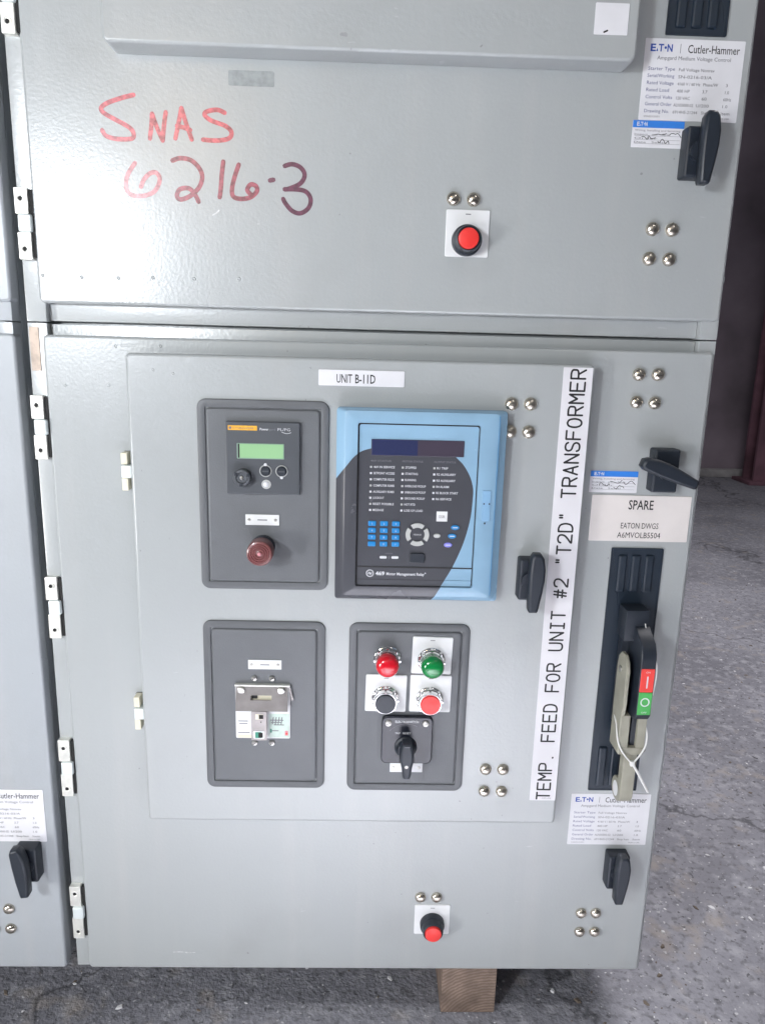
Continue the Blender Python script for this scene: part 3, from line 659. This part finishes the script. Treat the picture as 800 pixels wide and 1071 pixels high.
def oval(cx, cz, rx, rz, m, name):
    b = MB(); p = [(cx + rx * math.cos(2 * PI * i / 20), cz + rz * math.sin(2 * PI * i / 20)) for i in range(20)]; b.poly(p, FD - .0002, FD + .0018, m, .0006)
    b.stroke([(cx - rx * .5, cz), (cx + rx * .5, cz)], rz * .4, FD + .0019, 'print_white'); return b.build(name, rl)
oval(.5295, .7505, .0048, .0030, 'key_gray', 'help_key')
oval(.5537, .7625, .0056, .0034, 'key_blue', 'reset_key'); oval(.5500, .7505, .0056, .0034, 'key_blue', 'actual_key'); oval(.5450, .7380, .0056, .0034, 'key_violet', 'setpoint_key')
b = MB(); b.slab(.5278, .5424, .7705, .7842, FD, FD + .0006, 'plate_white', .0004); b.text('SSR', .5351, .7752, .0040, FD + .0008, 'print_gray', align='C', width=.0085); lab(b.build('white_sticker', rl), 'small square white sticker')
for x in (.4575, .4735):
    b = MB(); b.slab(x - .0048, x + .0048, .7170, .7205, FD - .0002, FD + .001, 'print_white', .0016); b.build('lamp_window', rl)
b = MB(); b.text('CONTROL', .4655, .7232, .0018, FD + .0002, 'print_gray', align='C', width=.010); b.slab(.4651, .4659, .7165, .7205, FD, FD + .0002, 'print_gray'); b.build('lamp_lettering', rl)
b = MB(); b.slab(.4935, .5140, .7120, .7255, FD - .0003, FD + .0030, 'black', .003, .0008); b.build('port_cover', rl)
b = MB(); b.slab(.4210, .5798, .7040, .7056, FD - .0003, FD + .0006, 'print_black'); b.build('groove', rl)
b = MB(); b.lathe(.4400, .6955, [(.0052, FD - .0001), (.0052, FD + .0002)], 'print_white', 24); b.lathe(.4400, .6955, [(.0043, FD + .0002), (.0043, FD + .0003)], 'unit_gray', 24); b.stroke([(.4378, .6945), (.4392, .697), (.4408, .694), (.4422, .6966)], .0009, FD + .0004, 'print_white')
b.text('469', .4475, .6930, .0054, FD + .0002, 'print_white', width=.0125, bold=.03); b.text('Motor Management Relay', .4625, .6932, .0042, FD + .0002, 'print_white', width=.052, bold=.016)
b.lathe(.5158, .6968, [(.0008, FD), (.0008, FD + .0002)], 'print_white', 10); b.build('brand_lettering', rl)
b = MB(); b.slab(.4225, .5785, .6790, .6870, FD - .0003, FD + .0008, 'relay_face', .0006); b.build('lower_ledge', rl)
b = MB(); b.slab(.5880, .5990, .7730, .8150, .0500, .0514, 'relay_latch', .001, .0004)
for x, z in ((.5900, .7970), (.5972, .7970), (.5925, .7700)): b.lathe(x, z, [(.0012, .0500), (.0011, .0520), (.0001, .0521)], 'black', 10)
b.build('latch', rl)

# ------------------------------------------------------------------ steel flap socket
sk = thing('test_socket', 'steel flap over a white labelled socket plate', 'socket', (.29, -PD, .435))
b = MB(); b.slab(.2505, .3292, .4345, .5210, PD, PD + .0015, 'plate_white', .002, .0004); b.slab(.2980, .3280, .4362, .4740, PD + .0015, PD + .0017, 'label_green', .0006); b.slab(.2525, .2735, .4352, .4395, PD + .0015, PD + .0017, 'ivory')
e = PD + .0019
for k, (x, z, w_) in enumerate(((.2545, .4620, .013), (.2560, .4580, .011), (.2540, .4435, .016), (.3010, .4640, .018), (.3020, .4605, .015), (.3060, .4565, .014), (.3020, .4470, .010))): b.stroke([(x, z), (x + w_, z)], .0013, e - .0002, 'print_gray')
for q in range(4): b.stroke([(.3035 + q * .0042, .4575), (.305 + q * .0042, .4685)], .0014, e - .0002, 'print_gray')
b.slab(.3003, .3027, .4440, .4500, PD + .0017, PD + .0022, 'socket_green', .0008); b.slab(.3215, .3262, .4395, .4470, PD + .0017, PD + .0020, 'pink', .0005); b.lathe(.3240, .4425, [(.0016, PD + .002), (.0016, PD + .0022)], 'io_red', 10)
b.build('backplate', sk)
fl = MB()
zt, zb, dt, db = .5185, .4825, PD + .005, PD + .011
xs0, xs1, hx0, hx1, hz0, hz1 = .2520, .3265, .2735, .3035, .4985, .5055
def fd(z): return dt + (zt - z) / (zt - zb) * (db - dt)
def fbox(x0, x1, z0, z1, m='flap_steel', th=.0014):
    a = [Vector((x, -(fd(z) - th), z)) for x, z in ((x0, z0), (x1, z0), (x1, z1), (x0, z1))]; c = [Vector((x, -fd(z), z)) for x, z in ((x0, z0), (x1, z0), (x1, z1), (x0, z1))]
    fl.rings([a, c], m)
fbox(xs0, hx0, zb, zt); fbox(hx1, xs1, zb, zt); fbox(hx0, hx1, hz1, zt); fbox(hx0, hx1, zb, hz0)
fl.slab(.268, .309, .492, .5125, PD + .0015, PD + .003, 'ivory', .002)
fl.slab(hx0 + .001, hx0 + .009, hz0 + .0008, hz1 - .0008, PD + .003, PD + .0045, 'hole_shade', .001)
fl.box(.2505, .3292, -(PD + .0065), -PD, .5187, .5212, 'zinc', .0006)
for x in (.2600, .3170): fl.slab(x - .0055, x + .0055, .5085, .5180, fd(.513) - .001, fd(.508) + .0022, 'steel', .004, .0012)
fl.poly([(.3268, .5200), (.3290, .5200), (.3345, .4985), (.3318, .4960)], PD + .003, PD + .0045, 'flap_steel')  # slanted strip shaped as the shadow along the flap's right edge
fl.build('flap', sk)
b = MB(); b.slab(.2745, .2968, .4368, .4823, PD + .0105, PD + .0118, 'flap_steel', .001, .0004)
b.slab(.2805, .2915, .4705, .4785, PD + .0118, PD + .0122, 'ivory', .0006); b.slab(.2855, .2918, .4712, .4778, PD + .0122, PD + .0125, 'hole_shade', .0004)
b.slab(.2770, .2935, .4402, .4520, PD + .0118, PD + .0124, 'plate_white', .002); b.slab(.2800, .2890, .4412, .4505, PD + .0124, PD + .0128, 'socket_green', .001); b.slab(.2848, .2908, .4420, .4498, PD + .0128, PD + .0131, 'hole_shade', .0008); b.lathe(.2885, .4662, [(.001, PD + .0118), (.001, PD + .0122)], 'hole_shade', 8)
b.build('tongue', sk)
for x, z in ((.2779, .5290), (.3032, .5290), (.2772, .4265), (.3025, .4265)):
    b = MB(); b.lathe(x, z, [(.0044, PD), (.0044, PD + .001), (.0036, PD + .0026), (.0015, PD + .0032), (.0001, PD + .0033)], 'steel', 20); b.stroke([(x - .0025, z - .0015), (x + .0025, z + .0015)], .0008, PD + .0033, 'hole_shade'); b.build('screw', sk)

# ------------------------------------------------------------------ lamps and buttons of the control panel
def white_plate(t, x0, x1, z0, z1, tilt):
    cx, cz = (x0 + x1) / 2, (z0 + z1) / 2; a = math.radians(tilt)
    o = [(cx + (x - cx) * math.cos(a) - (z - cz) * math.sin(a), cz + (x - cx) * math.sin(a) + (z - cz) * math.cos(a)) for x, z in rrect(x0, x1, z0, z1, .002, 3)]
    b = MB(); b.prof(o, [(0, PD), (0, PD + .0014), (.0004, PD + .0018)], 'plate_white'); b.stroke([(cx - .003, z1 - .005), (cx + .003, z1 - .005)], .001, PD + .0018, 'print_gray'); b.build('legend_plate', t)
def nut(t, cx, cz, d=PD):
    b = MB(); b.lathe(cx, cz, [(.0198, d), (.0198, d + .002), (.0190, d + .0032), (.0182, d + .0036), (.0184, d + .0040), (.0184, d + .0070), (.0174, d + .0080)], 'chrome', 8 * 5)
    for k in range(8):
        a = 2 * PI * k / 8; b.box(cx + .0176 * math.cos(a) - .002, cx + .0176 * math.cos(a) + .002, -(d + .0098), -(d + .003), cz + .0176 * math.sin(a) - .002, cz + .0176 * math.sin(a) + .002, 'chrome', .0008)
    b.lathe(cx, cz, [(.0168, d + .004), (.0168, d + .0115), (.0160, d + .013), (.0145, d + .0132)], 'chrome', 36); b.build('chrome_ring', t)
def pilot(cx, cz, m, label, plate):
    t = thing('pilot_lamp', label, 'pilot lamp', (cx, -PD, cz), 'domed pilot lamps')
    if plate: white_plate(t, *plate)
    nut(t, cx, cz, PD + (.0018 if plate else 0)); d = PD + .012
    b = MB(); b.lathe(cx, cz, [(.0145, d), (.0163, d + .002), (.0163, d + .0135), (.0156, d + .0170), (.0132, d + .0200), (.0090, d + .0220), (.0040, d + .0228), (.0001, d + .0230)], m, 36); b.build('lens', t, sharp=70)
    return t
def round_button(cx, cz, m, label, plate):
    t = thing('round_button', label, 'push button', (cx, -PD, cz), 'chrome ringed push buttons')
    white_plate(t, *plate); nut(t, cx, cz, PD + .0018); d = PD + .0145
    b = MB(); b.lathe(cx, cz, [(.0166, d - .002), (.0166, d + .0035), (.0158, d + .0050), (.0150, d + .0050), (.0148, d + .0035)], 'chrome', 36); b.build('guard_ring', t)
    b = MB(); b.lathe(cx, cz, [(.0145, d), (.0145, d + .0070), (.0138, d + .0080), (.0001, d + .0083)], m, 36); b.build('cap', t)
    return t
pilot(.4677, .5625, 'red_lens', 'glossy red domed pilot lamp mounted straight on the dark panel', None)
pilot(.5310, .5615, 'green_lens', 'glossy green domed pilot lamp on a white legend plate', (.5033, .5607, .5402, .5968, -1.2))
round_button(.4666, .5015, 'black', 'black round button on a white plate beneath the red lamp', (.4379, .4970, .4802, .5376, -.8))
round_button(.5308, .5010, 'red_cap', 'flat red round button on a white plate beneath the green lamp', (.5021, .5617, .4804, .5378, -.5))

ss = thing('selector_switch', 'black rotary switch with pistol handle pointing down below the round buttons', 'selector switch', (.50, -PD, .435))
b = MB(); b.slab(.4627, .5372, .3995, .4745, PD, PD + .0075, 'black_gloss', .008, .0015)
b.text('ELECTROSWITCH', .4990, .4655, .0038, PD + .0077, 'print_white', align='C', width=.034, bold=.015); b.text('TRIP', .4860, .4475, .0030, PD + .0077, 'print_white', align='C', width=.0080, bold=.01); b.text('RESET', .4995, .4475, .0030, PD + .0077, 'print_white', align='C', width=.0115, bold=.01)
arc = [(.4985 + .031 * math.cos(math.radians(a)), .433 + .031 * math.sin(math.radians(a))) for a in range(60, 141, 8)]; b.stroke(arc, .0006, PD + .0075, 'print_gray'); b.build('escutcheon', ss)
for x in (.4722, .5262):
    b = MB(); b.lathe(x, .4648, [(.0050, PD + .0074), (.0050, PD + .0085), (.0038, PD + .0098), (.0002, PD + .0102)], 'steel', 22); b.stroke([(x - .0026, .4640), (x + .0026, .4656)], .0009, PD + .0102, 'hole_shade'); b.build('screw', ss)
hp = PD + .0075
b = MB(); b.lathe(.4985, .4270, [(.0165, hp - .0002), (.0165, hp + .0020), (.0140, hp + .004), (.0120, hp + .012)], 'black', 36)
b.poly([(.4925, .4480), (.5050, .4480), (.5085, .4350), (.5095, .4215), (.5068, .4090), (.5058, .3965), (.5040, .3915), (.4950, .3915), (.4932, .3965), (.4918, .4090), (.4890, .4215), (.4895, .4350)], hp + .010, hp + .030, 'black', .004)
b.lathe(.4985, .4125, [(.0025, hp + .0298), (.0024, hp + .0304), (.0014, hp + .0304), (.0013, hp + .0300)], 'steel', 14); b.stroke([(.4955, .4440), (.5025, .4440)], .0012, hp + .0302, 'print_gray'); b.build('pistol_handle', ss)

# ------------------------------------------------------------------ disconnect operators
def slot_plate(t, x0, x1, z0, z1):
    b = MB(); o = rrect(x0, x1, z0, z1, .0015, 3)
    b.prof(o, [(0, .0002), (0, .0022), (.0016, .0022), (.0020, .0012)], 'slot_black')
    for zz0, zz1 in ((z1 - .066, z1 - .010), (z0 + .008, z0 + .075)):
        for k in range(3):
            xx = x0 + .0105 + k * .0195
            b.slab(xx, xx + .0135, zz0, zz1, .0008, .0044, 'slot_black', .003, .0030)
    b.build('slot_plate', t)
ds = thing('disconnect_operator', 'black slot with disconnect arm and tan fork grip tied by a white cable tie', 'disconnect handle', (.824, 0, .336))
slot_plate(ds, .7860, .8612, .3360, .7262)
b = MB(); b.box(.8045, .8385, -.035, -.0035, .597, .6435, 'black', .0025)
b.box(.8080, .8350, -.020, -.0035, .46, .597, 'black', .002)
b.side([(.010, .628), (.036, .620), (.062, .606), (.0695, .593), (.0705, .583), (.0705, .500), (.066, .493), (.045, .487), (.020, .50)], .8185, .8395, 'black', .0012)
b.box(.8245, .8315, -.046, -.02, .436, .50, 'black', .001); b.build('operating_arm', ds)
b = MB(); b.slab(.8197, .8385, .5365, .5715, .0700, .0712, 'io_red', .0008, .0003); b.slab(.8197, .8385, .5020, .5360, .0700, .0712, 'io_green', .0008, .0003)
b.stroke([(.8292, .5435), (.8292, .5600)], .0020, .0713, 'print_white')
b.text('ON', .8291, .5655, .0026, .0714, 'print_white', align='C', width=.006); b.text('OFF', .8291, .5045, .0026, .0714, 'print_white', align='C', width=.008)
b.stroke([(.8291 + .0056 * math.cos(t * PI / 8), .5215 + .0058 * math.sin(t * PI / 8)) for t in range(17)], .0018, .0713, 'print_white'); lab(b.build('position_marker', ds), 'red I above green O marker')
chk = [(.018, .430), (.050, .430), (.052, .437), (.052, .490), (.056, .505), (.056, .560), (.052, .572), (.043, .580), (.030, .580), (.021, .571), (.018, .556)]
b = MB(); b.side(chk, .8050, .8105, 'tan', .001); b.side([(d, z if z < .50 else .495 + (z - .495) * .5) for d, z in chk], .8385, .8440, 'tan', .001)
b.slab(.8052, .8195, .4330, .4905, .030, .0525, 'tan', .0015, .001); b.slab(.8312, .8438, .4330, .4905, .030, .0525, 'tan', .0015, .001); b.slab(.8060, .8432, .4285, .4400, .028, .0530, 'tan', .0015, .001)
b.lathe(.842, .4365, [(.0035, .052), (.0035, .054), (.002, .0555), (.0002, .0557)], 'tan', 14)
# tail strap closing in a loop
R0, R1, cd, cz = .0125, .0185, .0325, .3610
tl = [(.0510, .4290)] + [(cd + R1 * math.cos(t), cz + R1 * math.sin(t)) for t in [math.radians(a) for a in range(0, -271, -15)]] + [(cd + .004, cz + R1 + .001), (.036, .392), (.036, .4290)]
b.side(tl[:1] + [(.0510, .385)] + tl[1:], .8165, .8360, 'tan', .0012)
gp = b.build('fork_grip', ds)
b = MB(); b.rings([[Vector((.8160 - q * .0004, -(cd + R0 * .78 * math.cos(2 * PI * i / 24)), cz + R0 * .95 * math.sin(2 * PI * i / 24))) for i in range(24)][::-1] for q in (0, 1)], 'plate_white', False, True); b.build('loop_eye', gp)
b = MB()
for a in (0,): b.side([(.034 + .0045 * math.cos(2 * PI * i / 16), .5550 + .0045 * math.sin(2 * PI * i / 16)) for i in range(16)], .8030, .8052, 'steel', .0008)
b.build('screw', gp)
def spl(pts, n=6):
    p = [Vector(q) for q in pts]; o = []
    for i in range(len(p) - 1):
        p0, p1, p2, p3 = p[max(i - 1, 0)], p[i], p[i + 1], p[min(i + 2, len(p) - 1)]
        for k in range(n):
            t = k / n; o.append(.5 * ((2 * p1) + (p2 - p0) * t + (2 * p0 - 5 * p1 + 4 * p2 - p3) * t * t + (3 * p1 - p0 - 3 * p2 + p3) * t ** 3))
    return o + [p[-1]]
b = MB(); b.tube(spl([(.8265, -.0580, .4170), (.8125, -.0565, .4330), (.8044, -.0535, .4500), (.8040, -.0420, .4700), (.8100, -.0200, .4800), (.8420, -.0200, .4800), (.8452, -.0480, .4680), (.8445, -.0560, .4500), (.8375, -.0580, .4330), (.8265, -.0585, .4175)]), .0012, 'tie_white')
b.tube(spl([(.8262, -.0580, .4190), (.8380, -.0570, .4000), (.8500, -.0530, .3800), (.8595, -.0480, .3640)]), [.0019] * 18 + [.0013], 'tie_white', 8)
b.box(.8235, .8295, -.0605, -.0555, .4140, .4215, 'tie_white', .001); b.build('cable_tie', ds)
# thin lead wire hanging over the arm
b = MB(); b.tube(spl([(.8320, -.0362, .6250), (.8350, -.0400, .6050), (.8330, -.0480, .5950), (.8395, -.0640, .5850), (.8420, -.0690, .5640), (.8415, -.0660, .5300)]), .0008, 'tie_white', 6); b.build('seal_wire', ds)

du = thing('disconnect_operator', 'black operating slot at the top right edge of the picture', 'disconnect handle', (.826, 0, 1.383))
slot_plate(du, .7890, .8645, 1.3830, 1.773)

# ------------------------------------------------------------------ neighbouring cabinet doors
def ndoor(z0, z1, label, hz, hx):
    t = thing('cabinet_door', label, 'cabinet door', (-.486, 0, z0), 'main cabinet doors')
    b = sheet(MB(), -.936, -.0362, z0, z1, 0, 'neighbour_paint'); b.build('door_skin', t)
    latch(t, hx, hz, 0, rot=math.radians(8), bw=.034, bh=.059)
    for dx in (0, .026):
        for dz in (0, .037): bolt(t, -.145 + dx, z0 + .076 + dz, 0)
    return t
ndoor(.0, 1.0025, 'blue grey door of the neighbouring cabinet at the left edge, lower one', .2065, -.0765)
ndoor(1.043, 2.045, 'blue grey upper door of the neighbouring cabinet outside the left edge', 1.247, -.098)

# ------------------------------------------------------------------ camera
sc = bpy.context.scene
cam = bpy.data.cameras.new('camera'); co = bpy.data.objects.new('camera', cam); C.objects.link(co); sc.camera = co
Rr = ((0.9994, -0.0209, 0.0263), (0.0211, -0.2199, -0.9753), (0.0262, 0.9753, -0.2194))
r_, d_, f_ = [Vector(v) for v in Rr]; f_.normalize(); r_ = (r_ - f_ * r_.dot(f_)).normalized(); up = r_.cross(f_)
co.matrix_world = Matrix(((r_.x, up.x, -f_.x, .4295), (r_.y, up.y, -f_.y, -.9918), (r_.z, up.z, -f_.z, .9978), (0, 0, 0, 1)))
cam.sensor_fit = 'VERTICAL'; cam.sensor_height = 24; cam.lens = 755.06 * 24 / 1071; cam.shift_y = -2.5 / 1071; cam.clip_start = .01; cam.clip_end = 200

# ------------------------------------------------------------------ light
wd = bpy.data.worlds.new('World'); sc.world = wd; wd.use_nodes = True
nt = wd.node_tree; bg = nt.nodes['Background']; bg.inputs['Strength'].default_value = .14; bg.inputs['Color'].default_value = (.90, .92, 1.0, 1)
def area(name, loc, target, sx, sy, power, col, spread=180):
    l = bpy.data.lights.new(name, 'AREA'); l.shape = 'RECTANGLE'; l.size = sx; l.size_y = sy; l.energy = power; l.color = col; l.spread = math.radians(spread)
    o = bpy.data.objects.new(name, l); C.objects.link(o); o.location = loc
    o.rotation_euler = (Vector(target) - Vector(loc)).to_track_quat('-Z', 'Y').to_euler(); return o
area('window_lamp', (-.55, -1.5, 1.275), (.15, 0, 1.1), .22, .27, 23, (.91, .955, 1.0))
area('doorway_lamp', (-1.5, -1.5, .42), (.2, 0, .3), .3, .5, 28, (1.0, .99, .98))
area('front_fill', (-.1, -3.5, 2.35), (.3, 0, 1.1), 2.2, 1.2, 6, (1.0, .99, 1.0))  # added unseen soft lamp, brightens the upper door's centre
area('bounce_fill', (.50, -1.33, 3.3), (.50, -1.10, GZ), .8, .8, 98, (.98, .985, 1.0), 27)  # added overhead spot; its bounce off the floor brightens the door bottoms
area('roof_light', (1.5, -1.6, 2.6), (.9, 0, .6), .3, .3, 3, (1.0, .98, .97))
area('floor_fill', (2.1, 1.1, 3.4), (1.9, 1.3, GZ), 1.5, 1.5, 78, (1.0, .97, 1.0), 140)  # added unseen lamp behind the door plane, brightens floor and wall at right
area('bulb', (-.207, -1.75, 1.70), (.2, 0, 1.25), .07, .07, 1.6, (1.0, .66, .30))
sc.view_settings.view_transform = 'Standard'; sc.view_settings.look = 'None'; sc.view_settings.exposure = .04; sc.view_settings.gamma = 1
